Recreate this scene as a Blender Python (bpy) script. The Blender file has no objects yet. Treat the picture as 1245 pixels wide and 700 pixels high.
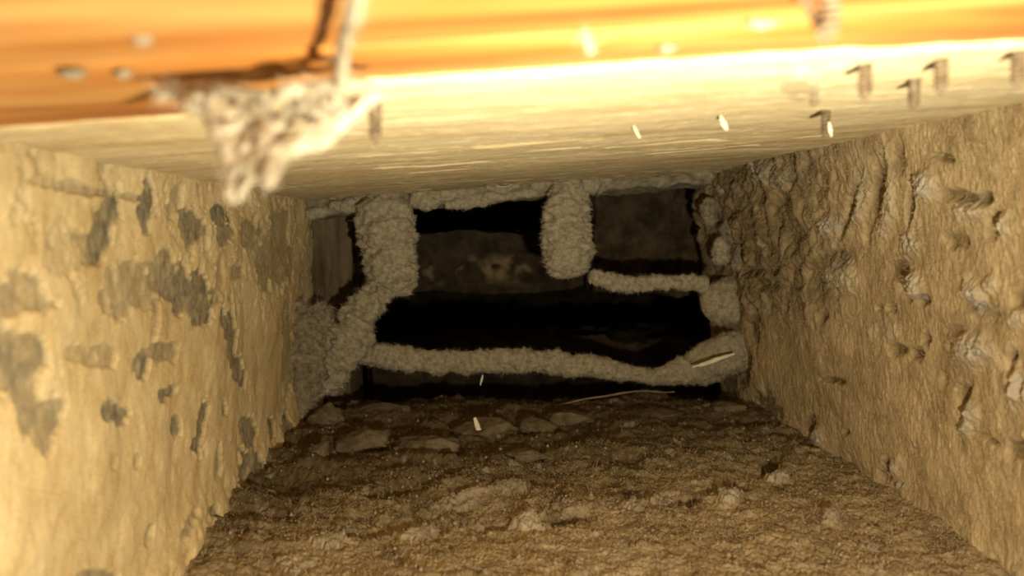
import bpy, math, random
import numpy as np
from mathutils import Matrix, Vector, Euler

random.seed(7)
rng = np.random.default_rng(7)
S = bpy.context.scene
C = S.collection

# ------------------------------------------------------------------ camera
F = 1000.0                                    # focal length in pixels at 1245 px wide
PITCH, YAW = math.atan(72/F), math.atan(72/F)
cam_d = bpy.data.cameras.new('camera')
cam_d.sensor_width = 36.0
cam_d.lens = 36.0*F/1245.0
cam_d.clip_start = 0.005
cam_d.dof.use_dof = True
cam_d.dof.focus_distance = 0.52
cam_d.dof.aperture_fstop = 10.0
cam = bpy.data.objects.new('camera', cam_d)
cam.rotation_euler = (math.pi/2-PITCH, 0, -YAW)
C.objects.link(cam)
S.camera = cam
CM = np.array(Euler(cam.rotation_euler).to_matrix())

# ------------------------------------------------------------------ world, light, exposure
w = bpy.data.worlds.new('world'); S.world = w; w.use_nodes = True
w.node_tree.nodes['Background'].inputs[0].default_value = (1.0, 0.85, 0.6, 1)
w.node_tree.nodes['Background'].inputs[1].default_value = 0.012
ld = bpy.data.lights.new('flashlight', 'POINT')
ld.energy = 4.6
ld.color = (1.0, 0.935, 0.72)
ld.shadow_soft_size = 0.006
lo = bpy.data.objects.new('flashlight', ld); lo.location = (0.07, 0.02, -0.075)
C.objects.link(lo)
# extra spot added to brighten the hotspot, aimed up at the boards
sd = bpy.data.lights.new('added_spot', 'SPOT'); sd.energy = 4.6; sd.color = (1.0, 0.935, 0.72)
sd.spot_size = math.radians(78); sd.spot_blend = 1.0; sd.shadow_soft_size = .006
so = bpy.data.objects.new('added_spot', sd); so.location = (0.07, 0.02, -0.075)
so.rotation_euler = (Vector((.068, .215, .045))-so.location).to_track_quat('-Z', 'Y').to_euler()
C.objects.link(so)
S.view_settings.view_transform = 'Standard'
S.view_settings.look = 'None'
S.view_settings.gamma = 1.0
S.view_settings.use_curve_mapping = False
S.view_settings.exposure = 0.0

# ------------------------------------------------------------------ geometry helpers
def P(px, py, d):
    """point at depth d (world y) seen through photo pixel px, py"""
    v = CM @ np.array([(px-622.5)/F, -(py-350)/F, -1.0])
    return v*(d/v[1])

def proj(co):
    """photo pixels of an array of points"""
    q = co @ CM
    z = np.minimum(q[:, 2], -1e-4)
    return 622.5 + F*q[:, 0]/-z, 350 - F*q[:, 1]/-z

def hash3(i, j, k, seed):
    n = (i*374761393 + j*668265263 + k*2147483647 + seed*974634777) & 0xffffffff
    n = ((n ^ (n >> 13))*1274126177) & 0xffffffff
    n = ((n ^ (n >> 16))*2246822519) & 0xffffffff
    return ((n ^ (n >> 15)) & 0xffffff)/float(0xffffff)

def vnoise(p, seed=0):
    """smooth value noise in -1..1"""
    i = np.floor(p).astype(np.int64); f = p-i
    f = f*f*f*(f*(f*6-15)+10)
    r = 0
    for a in (0, 1):
        wa = f[:, 0] if a else 1-f[:, 0]
        for b in (0, 1):
            wb = f[:, 1] if b else 1-f[:, 1]
            for c in (0, 1):
                wc = f[:, 2] if c else 1-f[:, 2]
                r = r + wa*wb*wc*hash3(i[:, 0]+a, i[:, 1]+b, i[:, 2]+c, seed)
    return r*2-1

def fbm(p, freq, octs=4, seed=0, gain=.5, scale=(1, 1, 1)):
    q = p*np.array(scale)*freq
    r = 0; a = 1; t = 0
    for o in range(octs):
        r = r + a*vnoise(q*(2.03**o) + 17.3*o, seed+o); t += a; a *= gain
    return r/t

def worley(p, freq, seed=0, scale=(1, 1, 1)):
    """distance to the nearest cell point"""
    q = p*np.array(scale)*freq
    i = np.floor(q).astype(np.int64)
    best = np.full(len(p), 9.0)
    for a in (-1, 0, 1):
        for b in (-1, 0, 1):
            for c in (-1, 0, 1):
                ii, jj, kk = i[:, 0]+a, i[:, 1]+b, i[:, 2]+c
                dx = ii+hash3(ii, jj, kk, seed)-q[:, 0]
                dy = jj+hash3(ii, jj, kk, seed+11)-q[:, 1]
                dz = kk+hash3(ii, jj, kk, seed+23)-q[:, 2]
                best = np.minimum(best, dx*dx+dy*dy+dz*dz)
    return np.sqrt(best)

def sstep(a, b, x):
    t = np.clip((x-a)/(b-a), 0, 1)
    return t*t*(3-2*t)

def mesh_np(name, co, quads, mat, parent=None, attr=None, smooth=True, tris=None):
    me = bpy.data.meshes.new(name)
    faces = quads.tolist() if quads is not None else []
    if tris is not None: faces += tris.tolist()
    me.from_pydata([], [], [])
    nv = len(co); me.vertices.add(nv); me.vertices.foreach_set('co', np.asarray(co, dtype=np.float32).ravel())
    nq = 0 if quads is None else len(quads); nt = 0 if tris is None else len(tris)
    me.loops.add(nq*4+nt*3); me.polygons.add(nq+nt)
    li = []
    if nq: li.append(np.asarray(quads).ravel())
    if nt: li.append(np.asarray(tris).ravel())
    me.loops.foreach_set('vertex_index', np.concatenate(li).astype(np.int32))
    st = np.concatenate([np.arange(nq)*4, nq*4+np.arange(nt)*3]).astype(np.int32)
    me.polygons.foreach_set('loop_start', st)
    me.update(calc_edges=True); me.validate()
    if smooth: me.polygons.foreach_set('use_smooth', np.ones(len(me.polygons), dtype=bool))
    for k, v in (attr or {}).items():
        a = me.attributes.new(k, 'FLOAT', 'POINT'); a.data.foreach_set('value', np.asarray(v, dtype=np.float32))
    me.materials.append(mat)
    o = bpy.data.objects.new(name, me); C.objects.link(o)
    if parent is not None: o.parent = parent
    return o

def tag(o, label=None, cat=None, group=None, kind=None):
    if label: o['label'] = label
    if cat: o['category'] = cat
    if group: o['group'] = group
    if kind: o['kind'] = kind
    return o

def grid_quads(nu, nv):
    i = np.arange(nu*nv).reshape(nv, nu)
    return np.stack([i[:-1, :-1].ravel(), i[:-1, 1:].ravel(), i[1:, 1:].ravel(), i[1:, :-1].ravel()], 1)

def slab(name, base, nu, nv, normal, disp, mat, thick=.03, attr=None, flip=False):
    """relief sheet (nv rows of nu points) with a side skirt and a back, so that it is a solid slab"""
    co = base + normal*disp[:, None]
    q = grid_quads(nu, nv)
    i = np.arange(nu*nv).reshape(nv, nu)
    ring = np.concatenate([i[0, :-1], i[:-1, -1], i[-1, :0:-1], i[:0:-1, 0]])
    back = base[ring] - normal[ring]*thick
    n0 = len(co); m = len(ring)
    co2 = np.vstack([co, back, [back.mean(0)]])
    a = ring; b = np.roll(ring, -1); c = n0+(np.arange(m)+1) % m; d = n0+np.arange(m)
    sk = np.stack([b, a, d, c], 1)
    tr = np.stack([np.full(m, n0+m), c, d], 1)
    if flip: q = q[:, ::-1]; sk = sk[:, ::-1]; tr = tr[:, ::-1]
    at = {k: np.concatenate([v, np.zeros(m+1)]) for k, v in (attr or {}).items()}
    return mesh_np(name, co2, np.vstack([q, sk]), mat, attr=at, tris=tr)

# ------------------------------------------------------------------ materials
def dust_mat(name, base, dark, light, attr_col=None, attr2_col=None, sc=120., bump=.5, streak=(1, 1, 1), fine=900.):
    m = bpy.data.materials.new(name); m.use_nodes = True
    N = m.node_tree.nodes; L = m.node_tree.links
    b = N['Principled BSDF']; b.inputs['Roughness'].default_value = .95
    b.inputs['Specular IOR Level'].default_value = .12
    tc = N.new('ShaderNodeTexCoord'); mp = N.new('ShaderNodeMapping'); mp.inputs['Scale'].default_value = streak
    L.new(tc.outputs['Object'], mp.inputs[0])
    def noise(s, det=5, src=mp, rough=.6):
        n = N.new('ShaderNodeTexNoise'); n.inputs['Scale'].default_value = s; n.inputs['Detail'].default_value = det
        n.inputs['Roughness'].default_value = rough
        L.new(src.outputs[0], n.inputs['Vector']); return n
    def ramp(src, stops):
        r = N.new('ShaderNodeValToRGB'); e = r.color_ramp.elements
        for k, (p, c) in enumerate(stops):
            el = e[k] if k < 2 else e.new(p)
            el.position = p; el.color = (*c, 1)
        L.new(src, r.inputs[0]); return r
    n1 = noise(sc); n2 = noise(fine, 3)
    r1 = ramp(n1.outputs[0], [(.32, dark), (.7, light), (.5, base)])
    mx = N.new('ShaderNodeMix'); mx.data_type = 'RGBA'; mx.blend_type = 'OVERLAY'
    mx.inputs['Factor'].default_value = .45
    r2 = ramp(n2.outputs[0], [(.3, (.25,)*3), (.7, (.75,)*3)])
    L.new(r1.outputs[0], mx.inputs['A']); L.new(r2.outputs[0], mx.inputs['B'])
    out = mx.outputs['Result']
    for nm, col in (('patch', attr_col), ('fluff', attr2_col)):
        if col is None: continue
        at = N.new('ShaderNodeAttribute'); at.attribute_name = nm
        m2 = N.new('ShaderNodeMix'); m2.data_type = 'RGBA'
        n3 = noise(sc*2.5, 4)
        r3 = ramp(n3.outputs[0], [(.3, tuple(c*.6 for c in col)), (.7, tuple(min(1, c*1.3) for c in col))])
        L.new(at.outputs['Fac'], m2.inputs['Factor'])
        L.new(out, m2.inputs['A']); L.new(r3.outputs[0], m2.inputs['B'])
        out = m2.outputs['Result']
    L.new(out, b.inputs['Base Color'])
    bp = N.new('ShaderNodeBump'); bp.inputs['Strength'].default_value = bump; bp.inputs['Distance'].default_value = .0012
    n4 = noise(fine*.8, 6, rough=.75)
    L.new(n4.outputs[0], bp.inputs['Height']); L.new(bp.outputs[0], b.inputs['Normal'])
    return m

M = {}
M['left'] = dust_mat('cream_crusted_dust', (.76, .57, .29), (.66, .47, .22), (.82, .64, .36), (.215, .185, .125), sc=60, bump=.35)
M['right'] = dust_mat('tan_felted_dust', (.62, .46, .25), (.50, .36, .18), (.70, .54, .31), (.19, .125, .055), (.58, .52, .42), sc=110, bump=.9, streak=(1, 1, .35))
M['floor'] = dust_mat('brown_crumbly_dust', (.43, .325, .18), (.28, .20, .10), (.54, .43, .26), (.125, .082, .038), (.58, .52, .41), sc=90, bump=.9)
M['ceiling'] = dust_mat('pale_dust_on_board', (.72, .56, .31), (.60, .45, .22), (.80, .66, .42), (.36, .27, .16), (.85, .72, .5), sc=70, bump=.3, streak=(.12, 1, 1))
M['fluff'] = dust_mat('grey_lint', (.42, .345, .225), (.27, .21, .125), (.54, .455, .315), sc=260, bump=.9)
M['fluff_pale'] = dust_mat('pale_lint', (.42, .355, .24), (.17, .135, .085), (.60, .52, .38), sc=110, bump=.5)
M['fluff_brown'] = dust_mat('brown_lint', (.30, .235, .15), (.16, .12, .07), (.42, .34, .23), sc=200, bump=1.0)
M['clod'] = dust_mat('dark_clod_crust', (.19, .14, .08), (.10, .07, .04), (.26, .2, .12), sc=90, bump=1.0)
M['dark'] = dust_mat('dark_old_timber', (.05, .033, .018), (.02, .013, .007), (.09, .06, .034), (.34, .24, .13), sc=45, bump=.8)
M['chip'] = dust_mat('pale_chip', (.85, .74, .52), (.75, .62, .4), (.92, .84, .65), sc=300, bump=.1)
M['splinter'] = dust_mat('wood_splinter', (.28, .20, .11), (.2, .14, .07), (.36, .27, .16), sc=300, bump=.2, streak=(.2, 1, 1))
M['fibre'] = dust_mat('lint_fibre', (.60, .52, .38), (.5, .42, .3), (.7, .62, .48), sc=100, bump=0)

def wood_mat(name, c0, c1, c2, sy=60):
    m = bpy.data.materials.new(name); m.use_nodes = True
    N = m.node_tree.nodes; L = m.node_tree.links
    b = N['Principled BSDF']; b.inputs['Roughness'].default_value = .6
    tc = N.new('ShaderNodeTexCoord'); mp = N.new('ShaderNodeMapping'); mp.inputs['Scale'].default_value = (.1, 1.0, 1.0)
    n = N.new('ShaderNodeTexNoise'); n.inputs['Scale'].default_value = sy; n.inputs['Detail'].default_value = 5
    n.inputs['Distortion'].default_value = .4
    L.new(tc.outputs['Object'], mp.inputs[0]); L.new(mp.outputs[0], n.inputs['Vector'])
    r = N.new('ShaderNodeValToRGB'); e = r.color_ramp.elements
    e[0].position = .3; e[0].color = (*c0, 1); e[1].position = .72; e[1].color = (*c2, 1)
    k = e.new(.48); k.color = (*c1, 1)
    L.new(n.outputs[0], r.inputs[0]); L.new(r.outputs[0], b.inputs['Base Color'])
    bp = N.new('ShaderNodeBump'); bp.inputs['Strength'].default_value = .3; bp.inputs['Distance'].default_value = .001
    L.new(n.outputs[0], bp.inputs['Height']); L.new(bp.outputs[0], b.inputs['Normal'])
    return m
M['orange'] = wood_mat('orange_pine', (.26, .075, .012), (.50, .19, .035), (.62, .33, .10))
M['screw'] = dust_mat('dusty_screw_steel', (.17, .12, .07), (.10, .07, .04), (.26, .2, .13), sc=500, bump=.4)

# ------------------------------------------------------------------ the shell
XL = P(370, 400, .69)[0]
ZF = P(640, 497, .69)[2]
RB = P(905, 490, .69); RT = P(868, 205, .69)
KR = (RT[0]-RB[0])/(RT[2]-RB[2])
CL = P(360, 243, .69); CR = P(870, 207, .69)
KC = (CR[2]-CL[2])/(CR[0]-CL[0])
def zceil(x, y=0): return CL[2] + KC*(x-CL[0])
def xright(z): return RB[0] + KR*(z-RB[2])

def blobs(px, py, lst, wob, soft=.35):
    """mask of ragged patches given as (x, y, rx, ry, tilt degrees[, weight])"""
    m = np.zeros(len(px))
    for b in lst:
        x, y, rx, ry, t = b[:5]; wt = b[5] if len(b) > 5 else 1
        c, s = math.cos(math.radians(t)), math.sin(math.radians(t))
        dx, dy = px-x, py-y
        r = np.sqrt(((dx*c+dy*s)/rx)**2+((-dx*s+dy*c)/ry)**2)
        m = np.maximum(m, wt*(1-sstep(1-soft, 1+soft*.3, r+wob)))
    return m

# left wall -------------------------------------------------------
nu, nv = 620, 420
ys = np.exp(np.linspace(math.log(.13), math.log(.74), nu)); zs = np.linspace(-.20, .055, nv)
Y, Z = np.meshgrid(ys, zs)
base = np.stack([np.full(Y.size, XL), Y.ravel(), Z.ravel()], 1)
px, py = proj(base)
wob = fbm(base, 110, 4, 3, .55)*.8
LP = [(132, 275, 20, 52, 18), (235, 275, 14, 24, 0), (182, 252, 10, 30, 0), (112, 300, 20, 28, 0, .6), (85, 310, 40, 30, 0, .35),
      (205, 330, 22, 26, 0, .8), (232, 358, 26, 40, -35), (160, 350, 40, 32, 0, .55), (245, 385, 16, 12, 0), (277, 396, 12, 26, -15),
      (290, 445, 11, 30, -20), (248, 515, 6, 30, 5), (243, 540, 9, 22, 0), (30, 360, 40, 34, 0, .7), (25, 440, 42, 62, 0, .9), (45, 500, 34, 34, 0, .8),
      (138, 502, 26, 14, 8), (178, 440, 11, 20, 5), (198, 428, 26, 14, 0, .7), (110, 432, 36, 16, 0, .5), (302, 570, 13, 28, 10),
      (305, 525, 8, 22, 0), (218, 520, 7, 14, 0), (200, 480, 6, 8, 0), (212, 474, 6, 8, 0), (343, 520, 5, 20, 0), (328, 520, 5, 20, 0),
      (258, 620, 6, 8, 0), (55, 540, 8, 14, 0, .8), (225, 640, 5, 26, 25, .7), (180, 650, 5, 16, 20, .7), (275, 492, 3, 14, 0),
      (120, 700, 24, 8, 0, .8), (268, 262, 14, 14, 0), (272, 285, 12, 16, 0, .8), (305, 285, 14, 20, 0, .7), (320, 330, 8, 30, 0, .7),
      (290, 330, 12, 10, 0, .6), (322, 300, 24, 40, 0, .35), (340, 300, 20, 60, 0, .55), (60, 222, 50, 8, 8, .5), (130, 235, 60, 6, 8, .6),
      (282, 375, 3, 30, 0, .8), (190, 400, 4, 40, 8, .5), (350, 420, 10, 70, 0, .5), (168, 560, 5, 10, 0, .6), (135, 560, 8, 10, 0, .4),
      (265, 560, 4, 20, 0, .6), (300, 605, 5, 10, 0, .6), (24, 260, 8, 20, 0, .4), (215, 250, 10, 24, 10, .5)]
pat = blobs(px, py, LP, wob, .2)*(.85+.4*fbm(base, 200, 3, 8))
pat = np.maximum(pat, .45*sstep(.0, .45, fbm(base, 45, 4, 10, .65))*sstep(470, 330, py))
spk = sstep(.36, .5, fbm(base, 260, 3, 9, .6))*sstep(40, 320, px)*(.35+.4*sstep(420, 300, py))
pat = np.clip(np.maximum(pat, spk*.6), 0, 1)
disp = fbm(base, 18, 3, 1)*.0035 + fbm(base, 70, 3, 2, .5)*.0011 + fbm(base, 500, 3, 4, .6, (1, 1, .4))*.0002
disp += -.0018*sstep(.1, .5, pat) + pat*fbm(base, 380, 3, 5, .7)*.0009
low = sstep(-.118, -.16, base[:, 2])                # dust bulging over the foot of the wall
disp += low*(.004+.006*fbm(base, 45, 4, 6, .6))
nrm = np.tile([1., 0, 0], (len(base), 1))
wl = slab('wall_left', base, nu, nv, nrm, disp, M['left'], attr={'patch': pat*.95}, flip=False)
tag(wl, 'bright cream left side wall crusted with flaking dust and grey pits', kind='structure')

# right wall ------------------------------------------------------
nu, nv = 700, 460
ys = np.exp(np.linspace(math.log(.29), math.log(.76), nu)); zs = np.linspace(-.20, .10, nv)
Y, Z = np.meshgrid(ys, zs)
base = np.stack([xright(Z.ravel()), Y.ravel(), Z.ravel()], 1)
px, py = proj(base)
wob = fbm(base, 100, 4, 13, .55)*.7
HO = [(1062, 235, 9, 58, 14), (1102, 250, 6, 50, 5), (1030, 250, 7, 50, 18), (1090, 195, 12, 24, 0, .7), (1142, 192, 20, 6, 15), (1165, 240, 26, 9, 12),
      (1190, 242, 12, 10, 0), (1090, 425, 14, 9, 0), (1110, 432, 10, 8, 0), (1125, 410, 7, 10, 0), (985, 515, 9, 20, 15), (1170, 490, 10, 26, 0),
      (1010, 315, 26, 16, -30), (995, 345, 14, 30, 10), (1000, 385, 8, 8, 0), (965, 290, 14, 24, -30), (945, 250, 8, 40, 0, .8), (925, 235, 8, 30, 0),
      (900, 290, 8, 16, 0), (915, 330, 22, 8, 0), (930, 345, 20, 8, 0), (1085, 330, 22, 16, 25), (1095, 355, 9, 16, -30), (1190, 375, 26, 12, 25, .8),
      (1240, 365, 10, 12, 0), (1160, 293, 16, 10, 20, .8), (1205, 275, 10, 24, 10, .8), (1080, 570, 8, 16, 10), (1100, 590, 6, 6, 0),
      (1012, 462, 16, 5, 8), (1030, 525, 5, 4, 0), (1200, 532, 20, 5, 25, .8), (1240, 545, 16, 16, 0), (1160, 400, 14, 10, 0, .7), (952, 375, 7, 7, 0),
      (905, 460, 12, 20, 20), (930, 485, 18, 14, 20), (1120, 365, 10, 8, 0), (1145, 460, 6, 10, 0, .5), (890, 355, 10, 40, 0, .6), (1065, 375, 5, 5, 0),
      (1080, 375, 7, 6, 0), (1155, 420, 5, 8, 0, .6), (1232, 440, 8, 16, 0), (1245, 470, 6, 20, 0), (935, 300, 8, 10, 0)]
FL = [(1108, 345, 12, 22, -25), (1122, 225, 16, 22, 0), (1185, 425, 26, 24, 0, .9), (1180, 505, 12, 26, 10), (1240, 470, 14, 34, 0, .9), (1188, 360, 12, 30, -20),
      (1222, 275, 14, 16, 0, .7), (995, 535, 10, 20, 0, .7), (1090, 565, 8, 14, 0, .7), (1100, 590, 8, 6, 0), (1175, 255, 24, 14, 0, .6),
      (1040, 235, 10, 44, 12, .6), (1078, 255, 10, 44, 12, .6), (1020, 340, 26, 26, 0, .6), (1005, 275, 12, 14, 0, .8), (1100, 290, 14, 30, 0, .7),
      (920, 205, 16, 18, 0, .8), (945, 210, 30, 24, 0, .5), (1240, 385, 16, 14, 0, .6), (1070, 400, 20, 20, 0, .3), (1205, 345, 12, 12, 0, .6)]
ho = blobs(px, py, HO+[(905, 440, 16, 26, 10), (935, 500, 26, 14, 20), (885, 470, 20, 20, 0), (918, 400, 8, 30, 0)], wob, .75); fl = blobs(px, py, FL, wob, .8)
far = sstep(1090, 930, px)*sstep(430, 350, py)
cel = worley(base, 85, 15); n16 = fbm(base, 60, 4, 16, .6)
disp = fbm(base, 14, 3, 11)*.004 + fbm(base, 45, 3, 12, .5)*.0016 + fbm(base, 380, 4, 14, .75, (1, 1, .45))*.0008
disp += far*(-.003+.006*(.6-cel**2) + .006*fbm(base, 60, 4, 16, .6))
disp += fl*(.0035 + .0022*(.5-worley(base, 380, 17)**2) + .003*fbm(base, 260, 4, 18, .8)) - ho*.0038
spk = sstep(.33, .5, fbm(base, 210, 3, 19, .6))*(.25+.6*far)
disp -= spk*.0016
disp += sstep(-.13, -.16, base[:, 2])*.004*fbm(base, 60, 3, 21)
ho2 = np.clip(np.maximum(sstep(.05, -.3, n16)*(.3+.7*far), np.maximum(np.maximum(ho, spk*.5), far*(.85+.5*fbm(base, 70, 3, 22))+.35*sstep(.0, .4, fbm(base, 50, 4, 25, .65)))), 0, 1)  # hollows and far upper end darkened in colour, as painted shade
nrm = np.tile(np.array([-1., 0, KR])/math.hypot(1, KR), (len(base), 1))
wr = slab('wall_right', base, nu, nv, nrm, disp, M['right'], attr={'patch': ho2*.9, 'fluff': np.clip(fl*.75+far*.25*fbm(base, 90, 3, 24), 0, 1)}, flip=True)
tag(wr, 'tan right side wall felted with lumpy dust and shadowed furrows', kind='structure')

# floor -----------------------------------------------------------
nu, nv = 820, 620
xs = np.linspace(XL-.03, RB[0]+.03, nu); ys = np.exp(np.linspace(math.log(.30), math.log(.745), nv))
X, Y = np.meshgrid(xs, ys)
base = np.stack([X.ravel(), Y.ravel(), np.full(X.size, ZF)], 1)
px, py = proj(base)
rot = base.copy(); rot[:, 0] = base[:, 0]*.97-base[:, 1]*.22; rot[:, 1] = base[:, 0]*.22+base[:, 1]*.97
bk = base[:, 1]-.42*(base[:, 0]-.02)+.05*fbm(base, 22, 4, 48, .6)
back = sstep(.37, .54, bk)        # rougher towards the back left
rid = fbm(rot, 42, 3, 31, .5, (.5, 1, 1))
ter = np.abs((rid*2.2) % 1.0-.5)
cel = worley(base, 110, 35); c2 = worley(base, 480, 36)
disp = fbm(base, 12, 3, 32)*.004 + fbm(base, 90, 5, 33, .65)*.0022 + (.5-cel**2)*.0022 + (.5-c2**2)*.0018 + (.5-worley(base, 260, 47)**2)*.0022*(.4+.6*back)
disp += (.12+.88*back)*(rid*.010 + ter*.0022) + back*(.5-worley(base, 75, 37, (.5, 1, 1))**2)*.006
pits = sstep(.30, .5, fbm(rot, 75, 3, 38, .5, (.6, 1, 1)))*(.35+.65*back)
disp -= pits*.003
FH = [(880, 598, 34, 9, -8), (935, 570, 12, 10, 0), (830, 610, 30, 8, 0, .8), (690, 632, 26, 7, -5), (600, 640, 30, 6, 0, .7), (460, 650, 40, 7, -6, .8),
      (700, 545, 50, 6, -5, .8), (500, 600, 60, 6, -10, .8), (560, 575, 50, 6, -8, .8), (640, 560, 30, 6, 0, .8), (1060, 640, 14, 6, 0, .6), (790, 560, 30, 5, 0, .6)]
FF = [(886, 612, 16, 7, -6), (946, 583, 14, 6, 0), (770, 617, 14, 6, 0), (800, 610, 12, 5, 0, .8), (640, 636, 24, 8, -5), (400, 660, 24, 10, -10, .8), (510, 650, 24, 8, -8, .8),
      (560, 612, 40, 7, -12, .6), (1010, 636, 12, 6, 0, .8), (360, 690, 30, 10, -10, .6), (700, 620, 30, 6, 0, .5), (1030, 560, 8, 4, 0, .5), (620, 600, 26, 6, -10, .6)]
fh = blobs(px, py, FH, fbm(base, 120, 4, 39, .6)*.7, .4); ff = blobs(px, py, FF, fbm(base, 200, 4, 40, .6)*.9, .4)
disp += ff*.004-fh*.005
disp += sstep(.70, .745, base[:, 1])*(-.01+.01*fbm(base, 40, 3, 41))
nrm = np.tile([0., 0, 1.], (len(base), 1))
brown = np.clip(.4*sstep(.05, -.3, fbm(base, 130, 4, 49, .65))+back*.95+pits*.4*back+fh*.6+.25*sstep(0, .4, fbm(base, 60, 3, 46)), 0, 1)  # dips, pits and back of the floor darkened, shade put into the colour
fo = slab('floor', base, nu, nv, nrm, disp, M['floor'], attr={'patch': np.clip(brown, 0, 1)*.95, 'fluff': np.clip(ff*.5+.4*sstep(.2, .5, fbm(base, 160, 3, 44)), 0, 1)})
tag(fo, 'brown floor of the cavity covered in crumbly ridged dust', kind='structure')

# ceiling board ---------------------------------------------------
YB = .186
nu, nv = 700, 420
xs = np.linspace(-.17, .29, nu); ys = np.exp(np.linspace(math.log(YB), math.log(.70), nv))
X, Y = np.meshgrid(xs, ys)
Yf = Y + .012*(Y-.18)*0
base = np.stack([X.ravel(), Y.ravel(), zceil(X.ravel())], 1)
wav = fbm(base, 22, 3, 51, .5, (1, .01, .01))
fr = (Y.ravel()-YB)/(.70-YB)
jag = fbm(base, 90, 3, 59, .5, (1, .01, .01))
base[:, 1] += (wav*.004 + jag*.0025 + .034*sstep(-.045, -.07, base[:, 0]))*(1-fr)**6
px, py = proj(base)
grain = fbm(base, 120, 4, 52, .6, (.05, 1, 1))
crack = sstep(.30, .42, fbm(base, 100, 3, 53, .5, (.09, 1, 1)))*sstep(.05, .3, fbm(base, 16, 2, 54))
disp = grain*.0009 + fbm(base, 20, 3, 55)*.0012 + fbm(base, 260, 3, 56, .6)*.0003 - crack*.0022
CH = [(970, 100, 20, 26, -50), (990, 112, 8, 20, 0)]
ch = blobs(px, py, CH, fbm(base, 180, 3, 57)*.6)
edge = sstep(.6, .7, base[:, 1])
disp += edge*.003*fbm(base, 90, 3, 58)+ch*.001
nrm = np.tile(np.array([KC, 0, -1.])/math.hypot(1, KC), (len(base), 1))
ce = slab('ceiling', base, nu, nv, nrm, disp, M['ceiling'], thick=.02, attr={'patch': np.clip(crack*.8+ch*.7+edge*.25, 0, 1), 'fluff': ch*0})
tag(ce, 'pale dust-coated underside of the board roofing the cavity', kind='structure')

# clean orange planks in front of the dusty ceiling ----------------
def plank(name, y0, y1, dz, label, wavy):
    nu, nv = 200, 40
    xs = np.linspace(-.17, .26, nu); t = np.linspace(0, 1, nv)
    X, T = np.meshgrid(xs, t); X = X.ravel(); T = T.ravel()
    b = np.stack([X, y0+(y1-y0)*T, zceil(X)+dz], 1)
    rnd = .0012*(np.abs(T*2-1)**10)
    b[:, 1] += sstep(.7, 1, T)*wavy*fbm(b, 40, 3, 61, .5, (1, .01, .01))
    dd = fbm(b, 60, 3, 62, .5, (.1, 1, 1))*.0006-rnd
    n = np.tile(np.array([KC, 0, -1.])/math.hypot(1, KC), (len(b), 1))
    o = slab(name, b, nu, nv, n, dd, M['orange'], thick=.018)
    return tag(o, label, 'plank', 'orange planks above the cavity mouth')
plank('wooden_plank', .06, .1555, .0005, 'wide clean orange wooden plank along the very top of the picture', 0)
plank('wooden_plank', .1572, .245, .0011, 'narrow orange wooden plank strip touching the dusty pale ceiling', .001)

# dark space behind ------------------------------------------------
def box_rough(name, x0, x1, y0, y1, z0, z1, mat, amp, fr, seed, n=60, streak=(1, 1, 1), attrf=None):
    """closed box with a rough surface"""
    cos = []; quads = []; off = 0
    for ax in range(3):
        for s in (0, 1):
            a = np.linspace(0, 1, n); A, B = np.meshgrid(a, a); A = A.ravel(); B = B.ravel()
            p = np.zeros((n*n, 3)); p[:, ax] = s; p[:, (ax+1) % 3] = A; p[:, (ax+2) % 3] = B
            q = grid_quads(n, n)+off
            if not s: q = q[:, ::-1]
            cos.append(p); quads.append(q); off += n*n
    p = np.vstack(cos)
    c = p-.5; k = 10
    co = np.stack([x0+(x1-x0)*p[:, 0], y0+(y1-y0)*p[:, 1], z0+(z1-z0)*p[:, 2]], 1)
    cen = np.array([(x0+x1)/2, (y0+y1)/2, (z0+z1)/2])
    for j in range(3):
        co[:, j] += amp*fbm(co+j*3.1, fr, 5, seed+j*7, .6, streak)
    at = {'patch': attrf(co)} if attrf else {'patch': np.zeros(len(co))}
    return mesh_np(name, co, np.vstack(quads), mat, attr=at)

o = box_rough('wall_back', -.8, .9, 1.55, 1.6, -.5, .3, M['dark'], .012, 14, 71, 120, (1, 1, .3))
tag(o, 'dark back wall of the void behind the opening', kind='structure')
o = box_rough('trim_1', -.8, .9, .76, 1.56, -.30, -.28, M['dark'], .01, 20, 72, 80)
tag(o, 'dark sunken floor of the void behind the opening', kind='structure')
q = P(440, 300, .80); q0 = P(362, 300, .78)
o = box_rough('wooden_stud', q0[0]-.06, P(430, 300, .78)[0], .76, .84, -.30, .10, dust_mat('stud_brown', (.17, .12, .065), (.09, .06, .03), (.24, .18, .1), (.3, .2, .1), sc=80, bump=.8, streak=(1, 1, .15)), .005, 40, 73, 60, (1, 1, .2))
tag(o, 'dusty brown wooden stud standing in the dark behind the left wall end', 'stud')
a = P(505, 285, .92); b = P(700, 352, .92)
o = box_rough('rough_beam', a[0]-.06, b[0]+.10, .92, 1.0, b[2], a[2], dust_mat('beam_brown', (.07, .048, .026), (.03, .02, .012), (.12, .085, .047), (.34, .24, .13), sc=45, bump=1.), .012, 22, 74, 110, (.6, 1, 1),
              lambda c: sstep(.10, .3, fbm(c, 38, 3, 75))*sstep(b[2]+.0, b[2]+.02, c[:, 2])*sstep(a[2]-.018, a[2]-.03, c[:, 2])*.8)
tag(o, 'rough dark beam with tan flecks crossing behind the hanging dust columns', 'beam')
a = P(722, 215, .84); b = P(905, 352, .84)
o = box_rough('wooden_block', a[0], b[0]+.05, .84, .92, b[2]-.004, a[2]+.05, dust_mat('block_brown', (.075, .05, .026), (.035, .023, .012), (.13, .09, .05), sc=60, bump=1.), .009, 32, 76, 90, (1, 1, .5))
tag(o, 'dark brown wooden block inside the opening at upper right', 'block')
a = P(560, 400, .98); b = P(470, 420, .98)
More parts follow.
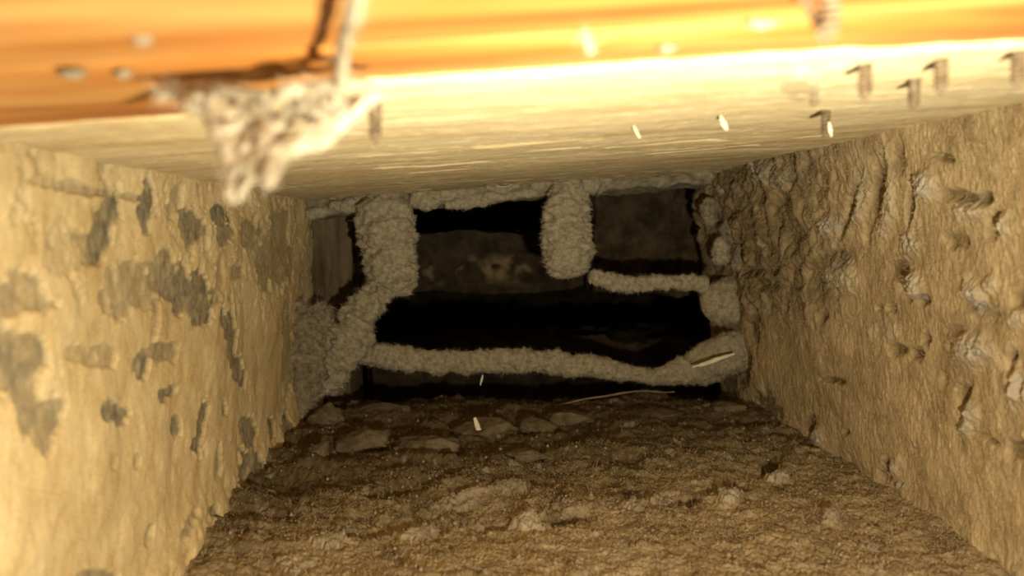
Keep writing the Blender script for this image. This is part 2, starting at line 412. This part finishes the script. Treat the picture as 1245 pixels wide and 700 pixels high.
o = box_rough('rough_ledge', P(450, 400, .9)[0], P(880, 400, .9)[0], .88, 1.0, -.30, P(600, 412, .9)[2], M['dark'], .012, 25, 77, 90)
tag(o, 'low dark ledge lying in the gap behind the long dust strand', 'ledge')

# ------------------------------------------------------------------ dust things
def catmull(pts, n):
    pts = np.asarray(pts, float); k = len(pts)
    t = np.linspace(0, k-1-1e-6, n); i = t.astype(int); f = (t-i)[:, None]
    p0 = pts[np.maximum(i-1, 0)]; p1 = pts[i]; p2 = pts[np.minimum(i+1, k-1)]; p3 = pts[np.minimum(i+2, k-1)]
    return .5*((2*p1)+(-p0+p2)*f+(2*p0-5*p1+4*p2-p3)*f*f+(-p0+3*p1-3*p2+p3)*f**3)

def tube_np(path, n, m, amp, fr, seed, flat=.7, cell=0):
    """path rows: px, py, depth, radius in pixels.  Returns co, quads, normals"""
    c = catmull(path, n)
    ctr = np.array([P(*r[:3]) for r in c]); rad = np.maximum(c[:, 3], .3)*c[:, 2]/F
    tan = np.gradient(ctr, axis=0); tan /= np.linalg.norm(tan, axis=1)[:, None]+1e-12
    view = np.array([0, 1., 0])
    sx = np.cross(tan, view); sx /= np.linalg.norm(sx, axis=1)[:, None]+1e-9
    sy = np.cross(tan, sx)
    # round the ends
    s = np.linspace(0, 1, n); L = np.linalg.norm(np.diff(ctr, axis=0), axis=1).sum()
    cap = np.minimum(s, 1-s)*L/(rad+1e-9)
    k = np.sqrt(np.clip(1-(1-np.clip(cap, 0, 1))**2, 0.0004, 1)); rr = rad*k
    th = np.linspace(0, 2*math.pi, m, endpoint=False)
    dirs = sx[:, None, :]*np.cos(th)[None, :, None] + sy[:, None, :]*np.sin(th)[None, :, None]*flat
    co = (ctr[:, None, :] + dirs*rr[:, None, None]).reshape(-1, 3)
    nn = dirs/np.linalg.norm(dirs, axis=2)[:, :, None]; nn = nn.reshape(-1, 3)
    ar = np.repeat(np.clip(rr/rad, 0, 1), m)*np.repeat(np.minimum(rad/.008, 1.6), m)
    dd = fbm(co, fr, 4, seed, .6)*amp + fbm(co, fr*5, 2, seed+5, .6)*amp*.3
    if cell: dd = dd + (.45-worley(co, cell, seed)**2)*amp*.9
    co = co + nn*(dd*ar)[:, None]
    i = np.arange(n*m).reshape(n, m)
    q = np.stack([i[:-1], np.roll(i, -1, 1)[:-1], np.roll(i, -1, 1)[1:], i[1:]], -1).reshape(-1, 4)
    return co, q, nn

def fibres(co, nn, count, length, width, seed):
    r = np.random.default_rng(seed)
    k = r.integers(0, len(co), count)
    p = co[k]; n = nn[k] + r.normal(0, .75, (count, 3)); n /= np.linalg.norm(n, axis=1)[:, None]
    cu = r.normal(0, .7, (count, 3)); sd = np.cross(n, r.normal(0, 1, (count, 3))); sd /= np.linalg.norm(sd, axis=1)[:, None]+1e-9
    L = (length*r.uniform(.3, 1.2, count))[:, None]
    rows = []
    for t in (0, .33, .66, 1.0):
        c = p - n*L*.1 + n*L*t + cu*L*t*t*.6
        wd = width*(1-t*.8)
        rows += [c-sd*wd, c+sd*wd]
    v = np.stack(rows, 1).reshape(-1, 3)
    b = np.arange(count)[:, None]*8
    q = np.vstack([np.hstack([b+0, b+1, b+3, b+2]), np.hstack([b+2, b+3, b+5, b+4]), np.hstack([b+4, b+5, b+7, b+6])])
    return v, q

def dust(name, paths, label, cat, mat='fluff', group=None, amp=.0035, fr=110, seed=0, n=150, m=56, flat=.7, nf=2500, fl=.004, fw=.00009, cell=0, fmat='fibre'):
    """one lump / strand of lint with its fuzz of fibres"""
    cs = []; qs = []; ns = []; off = 0
    for j, pa in enumerate(paths):
        co, q, nn = tube_np(pa, n, m, amp, fr, seed+j*13, flat, cell)
        cs.append(co); qs.append(q+off); ns.append(nn); off += len(co)
    co = np.vstack(cs); q = np.vstack(qs); nn = np.vstack(ns)
    org = co.mean(0)
    o = mesh_np(name, co-org, q, M[mat]); o.location = org
    tag(o, label, cat, group)
    if nf:
        v, fq = fibres(co-org, nn, nf, fl, fw, seed+99)
        f = mesh_np('lint_fuzz', v, fq, M[fmat], parent=o, smooth=False); f['kind'] = 'stuff'
    return o

D = .69
G1 = 'lint strands bridging the opening'
dust('dust_column', [[(468, 232, D, 38), (469, 262, D, 34), (471, 295, D, 32), (475, 322, D, 30), (479, 342, D, 26), (474, 356, D, 14)]],
     'broad left dust column hanging from the board edge', 'dust', seed=1, cell=160, nf=5000, fl=.0025, group=G1, amp=.004)
dust('dust_strand', [[(480, 342, D, 12), (455, 360, D, 17), (438, 380, D-.005, 19), (428, 405, D-.01, 22), (412, 430, D-.015, 26), (394, 455, D-.02, 24), (376, 478, D-.03, 13)]],
     'slanting dust strand from the left column down to the left wall', 'dust', seed=2, cell=160, nf=5000, fl=.003, group=G1, amp=.0045)
dust('dust_column', [[(690, 214, D, 24), (690, 245, D, 25), (689, 275, D, 28), (690, 300, D, 29), (690, 325, D, 25), (691, 338, D, 14)]],
     'oval middle dust column hanging free from the board edge', 'dust', seed=3, cell=170, nf=6000, fl=.002, group=G1, amp=.0036)
dust('dust_strand', [[(716, 334, D, 8), (740, 342, D, 10), (765, 345, D, 9), (800, 343, D, 8), (835, 344, D, 9), (862, 346, D, 10)]],
     'thin upper dust strand running from the middle column to the right', 'dust', seed=4, cell=230, nf=2500, fl=.002, group=G1, n=200, m=36, amp=.0036)
dust('dust_strand', [[(425, 428, D, 12), (455, 431, D, 13), (490, 437, D, 14), (540, 441, D, 14), (590, 440, D, 14), (650, 439, D, 15), (700, 443, D, 14), (750, 450, D, 11), (790, 457, D, 10), (820, 458, D, 10)]],
     'long pale dust strand spanning the opening from wall to wall', 'dust', seed=5, nf=9000, fl=.0022, group=G1, n=420, m=40, amp=.004, fr=70)
dust('dust_strand', [[(795, 457, D, 8), (825, 452, D, 16), (855, 443, D, 23), (885, 430, D-.005, 25), (915, 418, D-.01, 22)]],
     'thick fan-shaped dust wedge joining the long strand to the right wall', 'dust', seed=6, cell=150, nf=3000, fl=.002, group=G1, amp=.002)
dust('dust_clump', [[(852, 362, D, 18), (880, 366, D, 29), (905, 368, D-.004, 26), (925, 366, D-.01, 18)]],
     'square dust clump on the right wall at the end of the thin strand', 'dust', seed=7, cell=120, nf=2500, fl=.0018, amp=.002)
dust('dust_clump', [[(352, 365, .67, 12), (358, 390, .665, 26), (362, 420, .66, 30), (365, 450, .655, 30), (362, 480, .65, 24), (358, 505, .64, 12)]],
     'grey matted dust mass against the far end of the left wall', 'dust', mat='fluff_brown', seed=8, cell=130, nf=5000, fl=.004, amp=.004)
dust('dust_clump', [[(380, 372, .68, 8), (388, 385, .68, 16), (385, 405, .68, 18), (390, 430, .68, 14)]],
     'brown dust tuft between the left wall mass and the slanting strand', 'dust', mat='fluff_brown', seed=9, cell=130, nf=2500, fl=.006, amp=.004)
# lumps of the upper right corner
RL = [('lobed dust lump at the top of the right opening edge', [(885, 208, .69, 12), (890, 228, .69, 18), (888, 248, .69, 12)], 'fluff'),
      ('brown dust lump under the lobed lump beside the dark opening', [(862, 240, .70, 6), (862, 258, .70, 10), (866, 275, .70, 6)], 'fluff_brown'),
      ('round dust lump halfway down the right opening edge', [(892, 262, .68, 16), (894, 280, .68, 20), (890, 298, .68, 14)], 'fluff_brown'),
      ('small hanging dust knob above the thin strand', [(880, 288, .685, 9), (877, 308, .685, 11), (876, 322, .685, 9)], 'fluff'),
      ('curled dust lump hooked right of the hanging knob', [(912, 290, .66, 12), (902, 312, .665, 10), (893, 326, .67, 6)], 'fluff_brown'),
      ('pale dust flap under the ceiling at the right corner', [(925, 190, .64, 14), (924, 205, .64, 12), (922, 218, .64, 5)], 'fluff')]
for k, (lb, pa, mt) in enumerate(RL):
    dust('dust_lump', [pa], lb, 'dust', mat=mt, seed=20+k, cell=170, nf=700, fl=.0018, amp=.0025, n=60, m=40, group='dust lumps at the right edge of the opening')

# fringe below the ceiling's back edge
FR = [([(400, 250, .70, 4), (425, 250, .70, 9), (448, 242, .70, 10)], 'dust tuft under the board edge touching the left column'),
      ([(372, 262, .7, 4), (385, 258, .7, 7), (398, 256, .7, 4)], 'small dust tuft at the top left corner of the opening'),
      ([(498, 240, .70, 8), (516, 244, .70, 13), (535, 238, .70, 10), (558, 234, .70, 7), (580, 232, .70, 4)], 'long dust tuft under the board edge right of the left column'),
      ([(540, 248, .706, 5), (575, 244, .706, 9), (610, 238, .706, 6), (655, 234, .706, 5)], 'long low dust roll between the two columns'),
      ([(590, 226, .7, 4), (610, 226, .70, 9), (632, 224, .70, 4)], 'dust tuft behind the curled hair on the board edge'),
      ([(645, 226, .7, 4), (665, 222, .70, 9), (680, 222, .70, 8)], 'dust tuft touching the left side of the middle column'),
      ([(706, 218, .7, 6), (716, 222, .69, 12), (730, 222, .70, 11), (744, 216, .70, 4)], 'dust tuft touching the right side of the middle column'),
      ([(840, 209, .70, 4), (862, 207, .70, 10), (880, 206, .70, 11)], 'dust tuft at the top right corner of the opening')]
for k, (pa, lb) in enumerate(FR):
    dust('dust_tuft', [pa], lb, 'dust', seed=31+k, cell=150, nf=900, fl=.002, amp=.003, n=90, m=32, group='dust tufts on the board edge')
zz = [P(520, 262, .72)[2], P(800, 236, .72)[2]]
# board running back from the edge: sloped like the ceiling
def header():
    n = 160; xs = np.linspace(P(352, 250, .72)[0], P(885, 220, .72)[0], n); m = 60
    prof = [(.705, .006), (.703, -.004), (.706, -.010), (.73, -.012), (.74, -.012), (.755, -.012), (.755, .03), (.705, .03), (.705, .006)]
    pr = np.array(prof); t = np.linspace(0, len(pr)-1, m); i = np.minimum(t.astype(int), len(pr)-2); f = (t-i)[:, None]
    pr = pr[i]*(1-f)+pr[i+1]*f
    co = np.array([[x, y, zceil(x)+z] for x in xs for y, z in pr])
    co[:, 2] += .004*fbm(co, 60, 4, 81, .6)-.004*sstep(.0, -.1, co[:, 0]); co[:, 1] += .003*fbm(co, 60, 3, 82)
    q = grid_quads(m, n)
    o = mesh_np('header_board', co, q, dust_mat('header_lint', (.30, .245, .16), (.18, .14, .085), (.42, .35, .24), sc=160, bump=.9))
    tag(o, 'dust-furred cross board capping the top of the dark opening', 'board')
header()

# cobweb of lint in the foreground, upper left
CW = [[(436, -14, .108, 18), (426, 20, .116, 17), (418, 50, .128, 16), (414, 80, .142, 14), (412, 108, .155, 9)],
      [(195, 108, .165, 7), (235, 122, .162, 13), (258, 145, .16, 12), (272, 175, .158, 14), (285, 205, .157, 17), (282, 228, .156, 15), (280, 246, .156, 8)],
      [(215, 106, .165, 9), (275, 112, .162, 13), (320, 116, .16, 12), (370, 108, .158, 11), (412, 100, .155, 11), (450, 104, .16, 9)],
      [(285, 120, .162, 14), (315, 140, .16, 17), (305, 165, .16, 16), (298, 190, .158, 18), (300, 215, .157, 12)],
      [(326, 228, .153, 10), (328, 210, .153, 17), (345, 184, .155, 15), (385, 168, .157, 18), (410, 148, .158, 16), (445, 122, .16, 11), (470, 112, .165, 6)],
      [(350, 126, .16, 12), (385, 140, .16, 18), (395, 160, .158, 16), (355, 175, .156, 10)],
      [(300, 185, .157, 9), (312, 205, .155, 10), (325, 216, .154, 10)],
      [(318, 128, .16, 9), (340, 150, .16, 8), (330, 178, .16, 8)],
      [(385, 118, .16, 12), (420, 128, .16, 14), (440, 140, .16, 8)]]
nodes = [tuple(q_) for pa_ in CW[1:] for q_ in pa_]
CW = [[(a_, b_, c_, e_*.72) for a_, b_, c_, e_ in pa_] for pa_ in CW]
rc = random.Random(12)
for _ in range(30):                                   # thinner wisps knitting the big ones together
    q1 = rc.choice(nodes); q2 = min((n_ for n_ in nodes if n_ != q1), key=lambda n_: abs(math.hypot(n_[0]-q1[0], n_[1]-q1[1])-rc.uniform(20, 70)))
    mid = [(q1[0]+q2[0])/2+rc.uniform(-14, 14), (q1[1]+q2[1])/2+rc.uniform(-10, 14), (q1[2]+q2[2])/2-.002]
    e_ = rc.uniform(3, 7)
    CW.append([(q1[0], q1[1], q1[2], e_), (*mid, e_*rc.uniform(.5, 1.6)), (q2[0]+rc.uniform(-8, 8), q2[1]+rc.uniform(-6, 8), q2[2], e_*.7)])
dust('dust_cobweb', CW, 'blurred pale lint cobweb dangling close to the lens at upper left', 'cobweb', mat='fluff_pale', seed=41, n=70, m=26, amp=.0034, fr=260, nf=5000, fl=.0022, fw=.00006, fmat='fibre')
dust('dust_thread', [[(708, 8, .15, 2.5), (710, 35, .15, 3.5), (715, 52, .15, 5), (720, 66, .15, 3)]],
     'short white blurred lint thread hanging in front of the orange plank', 'lint', mat='fluff_pale', seed=42, n=50, m=20, amp=.0006, fr=300, nf=60, fl=.002)

# ------------------------------------------------------------------ screws poking down through the ceiling
def screw_mesh():
    n = 150; m = 20; L = .0105
    rows = []
    for i in range(n):
        t = i/(n-1); z = -L*t
        r = .00175*(1-.12*t) if t < .8 else .00175*.9*max(.04, (1-t)/.2)
        for j in range(m):
            a = 2*math.pi*j/m
            ph = (t*8 + j/m) % 1.0
            rr = r*(.78+.34*(1-abs(ph*2-1)))
            rows.append((rr*math.cos(a), rr*math.sin(a), z))
    co = np.array(rows); i = np.arange(n*m).reshape(n, m)
    q = np.stack([i[:-1], i[1:], np.roll(i, -1, 1)[1:], np.roll(i, -1, 1)[:-1]], -1).reshape(-1, 4)
    return co, q
sc_co, sc_q = screw_mesh()
def on_ceiling(px, py, drop=0.0):
    lo_, hi = .05, .9
    for _ in range(50):
        d = (lo_+hi)/2; p = P(px, py, d)
        if p[2] > zceil(p[0])-drop: hi = d
        else: lo_ = d
    return p
SC = [(1052, 74, 1.0, (0, -.03), 'threaded screw tip between the round stain and the close pair on the pale ceiling'),
      (1112, 96, .95, (0, -.02), 'threaded screw tip hanging lower left of its close neighbour'),
      (1145, 70, .95, (0, 0), 'threaded screw tip just upper right of its close neighbour'),
      (1239, 58, 1.0, (0, .02), 'threaded screw tip cut by the right picture edge'),
      (1004, 133, 1.1, (0, -.02), 'threaded screw tip with a white fleck nearest the right wall'),
      (456, 122, 1.1, (0, 0), 'lone dark screw tip in the pale ceiling beside the cobweb'),
      (1010, -20, .9, (0, 0), 'screw tip hanging from the orange plank at the top edge')]
me = None
for k, (x, y, s, tl, lb) in enumerate(SC):
    p = on_ceiling(x, y)
    if me is None:
        o = mesh_np('screw', sc_co, sc_q, M['screw']); me = o.data
    else:
        o = bpy.data.objects.new('screw', me); C.objects.link(o)
    o.location = (p[0], p[1], p[2]+.0006); o.rotation_euler = (tl[0], tl[1], k*1.3); o.scale = (1, 1, s)
    tag(o, lb, 'screw', 'screw tips poking down through the ceiling')
p = on_ceiling(972, -14)
o = mesh_np('nail', sc_co*np.array([.45, .45, 1.0]), sc_q, M['screw']); o.location = (p[0], p[1], p[2]+.0006); o.rotation_euler = (0, -.45, 0)
tag(o, 'thin leaning nail tip beside the screw in the orange plank', 'nail')

# ------------------------------------------------------------------ clods, chips, splinters
def floor_depth(px, py, lift=0):
    a = P(px, py, 1.0)[2]
    return (ZF+lift)/a
def clod(px, py, d, rx, ry, lb, seed, flat=.5, tilt=0, mat='clod', name='dust_clod', group='dark dust clods at the back of the floor'):
    d = min(.74, floor_depth(px, py, .004))
    n, m = 60, 80
    th = np.linspace(0, math.pi, n); ph = np.linspace(0, 2*math.pi, m, endpoint=False)
    T, Q = np.meshgrid(th, ph, indexing='ij'); T = T.ravel(); Q = Q.ravel()
    u = np.stack([np.sin(T)*np.cos(Q), np.sin(T)*np.sin(Q), np.cos(T)], 1)
    k = np.maximum.reduce([np.abs(u @ (v/np.linalg.norm(v))) for v in np.random.default_rng(seed).normal(0, 1, (9, 3))])
    r = (.75/np.maximum(k, .6)) + .16*fbm(u, 2.5, 4, seed, .6)
    c = u*r[:, None]*np.array([rx*d/F, (rx+ry)*.5*d/F, ry*d/F])
    rt = np.array(Matrix.Rotation(math.radians(tilt), 3, 'Y')); c = c @ rt.T
    i = np.arange(n*m).reshape(n, m)
    q = np.stack([i[:-1], i[1:], np.roll(i, -1, 1)[1:], np.roll(i, -1, 1)[:-1]], -1).reshape(-1, 4)
    o = mesh_np(name, c, q, M[mat]); o.location = P(px, py, d)
    return tag(o, lb, 'dust', group)
clod(395, 512, .655, 30, 18, 'dark clod wedged at the foot of the left wall end', 101)
clod(463, 503, .70, 42, 13, 'long flat clod furthest back beside the left wall', 102, tilt=4)
clod(440, 538, .64, 40, 20, 'blocky clod in front of the long flat clod', 103, tilt=-8)
clod(520, 545, .64, 50, 19, 'broad slab-like clod in the middle of the back floor', 104, tilt=-3)
clod(590, 522, .69, 44, 18, 'clod with the white fleck standing on it', 105)
clod(655, 520, .70, 30, 12, 'small low clod right of the flecked clod', 106)
clod(380, 556, .61, 26, 14, 'small clod hard against the left wall foot', 107, tilt=-25)
clod(690, 508, .71, 40, 10, 'low clod under the long thin splinter', 108)
clod(790, 505, .70, 50, 9, 'flat dark clod ridge near the right rear corner', 109, tilt=-3)
clod(880, 500, .68, 26, 16, 'crumbly clod in the right rear corner', 110)
clod(640, 553, .62, 24, 8, 'small thin clod on the floor before the dark clods', 111)

def sliver(name, a, b, wpx, lb, mat, seed, group=None, cat='splinter'):
    A = P(*a); B = P(*b); n = 24; m = 6
    t = np.linspace(0, 1, n); ctr = A+(B-A)*t[:, None]
    ctr = ctr + np.stack([vnoise(np.stack([t*3, t*0, t*0+seed], 1), seed)]*3, 1)*np.array([0, .3, .5])*np.linalg.norm(B-A)*.04
    ax = (B-A)/np.linalg.norm(B-A); s = np.cross(ax, [0, 1, 0]); s /= np.linalg.norm(s); u = np.cross(ax, s)
    wd = wpx*a[2]/F*(.35+.65*np.sin(np.pi*np.clip(t*.9+.05, 0, 1)))*(1+.25*vnoise(np.stack([t*9, t*0, t*0], 1), seed))
    th = np.linspace(0, 2*math.pi, m, endpoint=False)
    co = (ctr[:, None, :]+(s[None, None]*np.cos(th)[None, :, None]+u[None, None]*np.sin(th)[None, :, None]*.5)*wd[:, None, None]*.5).reshape(-1, 3)
    i = np.arange(n*m).reshape(n, m)
    q = np.stack([i[:-1], np.roll(i, -1, 1)[:-1], np.roll(i, -1, 1)[1:], i[1:]], -1).reshape(-1, 4)
    org = co.mean(0)
    o = mesh_np(name, co-org, q, M[mat], smooth=False); o.location = org
    return tag(o, lb, cat, group)
sliver('wood_splinter', (842, 446, .66), (893, 430, .655), 6, 'pale wood splinter stuck in the fan-shaped dust wedge', 'chip', 1)
sliver('wood_splinter', (672, 491, .69), (820, 473, .69), 2.6, 'long thin straw-like splinter under the long strand', 'splinter', 2)
sliver('white_fleck', (577, 508, .588), (586, 536, .588), 7, 'upright white fleck on the middle rear clod', 'chip', 3, cat='fleck')
sliver('white_fleck', (1018, 194, .50), (1040, 206, .49), 13, 'white chip in the upper dust of the right wall', 'chip', 4, cat='fleck')
sliver('white_fleck', (876, 141, on_ceiling(876, 141)[1]), (884, 158, on_ceiling(876, 141)[1]), 7, 'small white fleck hanging from the ceiling at right of centre', 'chip', 5, cat='fleck')
sliver('white_fleck', (1008, 148, on_ceiling(1004, 133)[1]-.003), (1011, 166, on_ceiling(1004, 133)[1]-.003), 5, 'white fleck clinging beside a screw tip', 'chip', 6, cat='fleck')
sliver('white_fleck', (770, 152, on_ceiling(770, 152)[1]), (778, 168, on_ceiling(770, 152)[1]), 4, 'thin white fleck on the ceiling at the picture middle', 'chip', 7, cat='fleck')
sliver('white_fleck', (336, 552, .56), (342, 556, .56), 5, 'tiny white fleck on the left wall foot', 'chip', 8, cat='fleck')
sliver('white_fleck', (995, 281, .52), (1004, 280, .52), 5, 'tiny white fleck on the lumpy right wall', 'chip', 9, cat='fleck')
sliver('white_fleck', (584, 468, .68), (587, 456, .68), 3, 'speck dangling beneath the long strand', 'chip', 10, cat='fleck')

def hair(pts, wpx, lb):
    c = catmull([P(*p) for p in pts], 40); w_ = wpx*pts[0][2]/F/2
    tan = np.gradient(c, axis=0); s = np.cross(tan, [0, 1, 0]); s /= np.linalg.norm(s, axis=1)[:, None]+1e-9
    u = np.cross(tan/np.linalg.norm(tan, axis=1)[:, None], s)
    co = (c[:, None, :]+np.stack([s, -.5*s+.86*u, -.5*s-.86*u], 1)*w_).reshape(-1, 3)
    i = np.arange(120).reshape(40, 3)
    q = np.stack([i[:-1], np.roll(i, -1, 1)[:-1], np.roll(i, -1, 1)[1:], i[1:]], -1).reshape(-1, 4)
    org = co.mean(0)
    o = mesh_np('stray_hair', co-org, q, M['chip']); o.location = org
    tag(o, lb, 'hair', 'stray hairs around the board edge')
hair([(590, 218, .68), (600, 224, .68), (612, 227, .68), (622, 224, .68), (625, 216, .68)], 1.4, 'curled pale hair looping under the board edge between the columns')
hair([(344, 238, .66), (350, 250, .66), (358, 268, .66)], 1.8, 'short straight hair hanging left of the left column')
hair([(745, 180, .55), (760, 190, .56), (775, 200, .57), (772, 188, .56)], 1.2, 'curled hair on the ceiling above the right half of the opening')
hair([(690, 145, .3), (725, 150, .31), (760, 158, .32)], 1.0, 'fine hair lying along the middle of the ceiling')

# small pale crumbs over the floor
def crumbs():
    r = np.random.default_rng(5); n = 1500
    x = r.uniform(XL+.01, RB[0]-.01, n); y = .33+.37*r.uniform(0, 1, n)**1.2
    # sample the floor relief
    gx = np.clip(np.searchsorted(np.linspace(XL-.03, RB[0]+.03, 820), x), 0, 819)
    gy = np.clip(np.searchsorted(FYS, y), 0, 619)
    z = ZF+FD.reshape(620, 820)[gy, gx]
    s = r.uniform(.0003, .0009, n)*r.choice([1, 1, 1.6], n)
    oct_ = np.array([[1, 0, 0], [-1, 0, 0], [0, 1, 0], [0, -1, 0], [0, 0, 1], [0, 0, -1]], float)
    v = (np.stack([x, y, z+s*.3], 1)[:, None, :]+(oct_[None]*(1+r.uniform(-.4, .4, (n, 6, 1))))*s[:, None, None]).reshape(-1, 3)
    f = np.array([[0, 2, 4], [2, 1, 4], [1, 3, 4], [3, 0, 4], [2, 0, 5], [1, 2, 5], [3, 1, 5], [0, 3, 5]])
    t = (f[None]+np.arange(n)[:, None, None]*6).reshape(-1, 3)
    o = mesh_np('dust_crumbs', v, None, M['fluff'], parent=fo, tris=t); o['kind'] = 'stuff'
FYS = np.exp(np.linspace(math.log(.30), math.log(.745), 620))
vv = np.empty(len(fo.data.vertices)*3, dtype=np.float32); fo.data.vertices.foreach_get('co', vv)
FD = vv.reshape(-1, 3)[:820*620, 2]-ZF
crumbs()

# ------------------------------------------------------------------ fuzz of lint on the dust crusts
def surf_fuzz(owner, name, count, length, width, seed, nverts, n, keep=None, mat='fibre'):
    v = np.empty(len(owner.data.vertices)*3, dtype=np.float32); owner.data.vertices.foreach_get('co', v)
    v = v.reshape(-1, 3)[:nverts].astype(float)
    if keep is not None: v = v[keep(v)]
    r = np.random.default_rng(seed)
    wgt = np.ones(len(v))
    k = r.integers(0, len(v), count); p = v[k]+r.normal(0, .0004, (count, 3))
    nn = np.array(n)[None]*.8 + r.normal(0, .8, (count, 3)); nn /= np.linalg.norm(nn, axis=1)[:, None]
    cu = r.normal(0, .8, (count, 3)); sd_ = np.cross(nn, r.normal(0, 1, (count, 3))); sd_ /= np.linalg.norm(sd_, axis=1)[:, None]+1e-9
    L = (length*r.uniform(.25, 1.3, count))[:, None]
    rows = []
    for t in (0, .5, 1.0):
        c = p-nn*L*.15+nn*L*t+cu*L*t*t*.7; wd = width*(1-t*.7)
        rows += [c-sd_*wd, c+sd_*wd]
    vv = np.stack(rows, 1).reshape(-1, 3); b = np.arange(count)[:, None]*6
    q = np.vstack([np.hstack([b+0, b+1, b+3, b+2]), np.hstack([b+2, b+3, b+5, b+4])])
    o = mesh_np(name, vv, q, M[mat], parent=owner, smooth=False); o['kind'] = 'stuff'
M['fuzz_tan'] = dust_mat('tan_fuzz', (.60, .47, .28), (.5, .38, .2), (.68, .56, .38), sc=150, bump=0)
M['fuzz_brown'] = dust_mat('brown_fuzz', (.17, .12, .06), (.10, .07, .035), (.27, .2, .11), sc=90, bump=0)  # dark fibres carry on the painted falloff of the back floor
surf_fuzz(fo, 'lint_fuzz', 60000, .0016, .00009, 201, 820*620, (0, 0, 1), lambda v: v[:, 1]-.42*(v[:, 0]-.02) < .52, 'fuzz_tan')
surf_fuzz(fo, 'lint_fuzz', 40000, .002, .00012, 202, 820*620, (0, 0, 1), lambda v: v[:, 1]-.42*(v[:, 0]-.02) > .5, 'fuzz_brown')
M['fuzz_mid'] = dust_mat('umber_fuzz', (.34, .27, .165), (.2, .15, .08), (.46, .38, .25), sc=90, bump=0)  # darker fibres for the painted falloff at the right wall's far end
surf_fuzz(wr, 'lint_fuzz', 50000, .0014, .00008, 203, 700*460, (-1, 0, 0), lambda v: (v[:, 1] < .52)|(v[:, 2] < -.06), 'fuzz_tan')
surf_fuzz(wr, 'lint_fuzz', 30000, .0018, .0001, 205, 700*460, (-1, 0, 0), lambda v: (v[:, 1] > .50)&(v[:, 2] > -.07), 'fuzz_mid')
surf_fuzz(wl, 'lint_fuzz', 15000, .0008, .00005, 204, 620*420, (1, 0, 0), lambda v: v[:, 1] > .35, 'fuzz_tan')

for k, (x, y, rx, ry, lb) in enumerate([(88, 93, 14, 7, 'pale dust fleck on the orange plank nearest the left picture edge'), (172, 52, 10, 5, 'small pale dust fleck high on the wide orange plank at left'),
        (236, 116, 22, 9, 'large pale dust fleck beside the cobweb where orange wood ends'), (150, 93, 9, 5, 'small pale dust fleck between two larger ones at the left'),
        (810, 62, 10, 8, 'pale dust fleck on the orange wood right of the lint thread'), (925, 32, 18, 6, 'long pale dust fleck on the bright orange plank at right')]):
    p = on_ceiling(x, y); d = p[1]
    n_, m_ = 20, 24
    T, Q = np.meshgrid(np.linspace(0, math.pi, n_), np.linspace(0, 2*math.pi, m_, endpoint=False), indexing='ij'); T = T.ravel(); Q = Q.ravel()
    u = np.stack([np.sin(T)*np.cos(Q), np.sin(T)*np.sin(Q), np.cos(T)], 1)
    c = u*(1+.5*fbm(u, 2.2, 3, 300+k))[:, None]*np.array([rx*d/F*1.1, ry*d/F*1.5, .0009])
    i = np.arange(n_*m_).reshape(n_, m_)
    q = np.stack([i[:-1], i[1:], np.roll(i, -1, 1)[1:], np.roll(i, -1, 1)[:-1]], -1).reshape(-1, 4)
    o = mesh_np('dust_fleck', c, q, M['fluff']); o.location = (p[0], p[1], p[2]+.0006)
    tag(o, lb, 'dust', 'dust flecks on the orange planks')
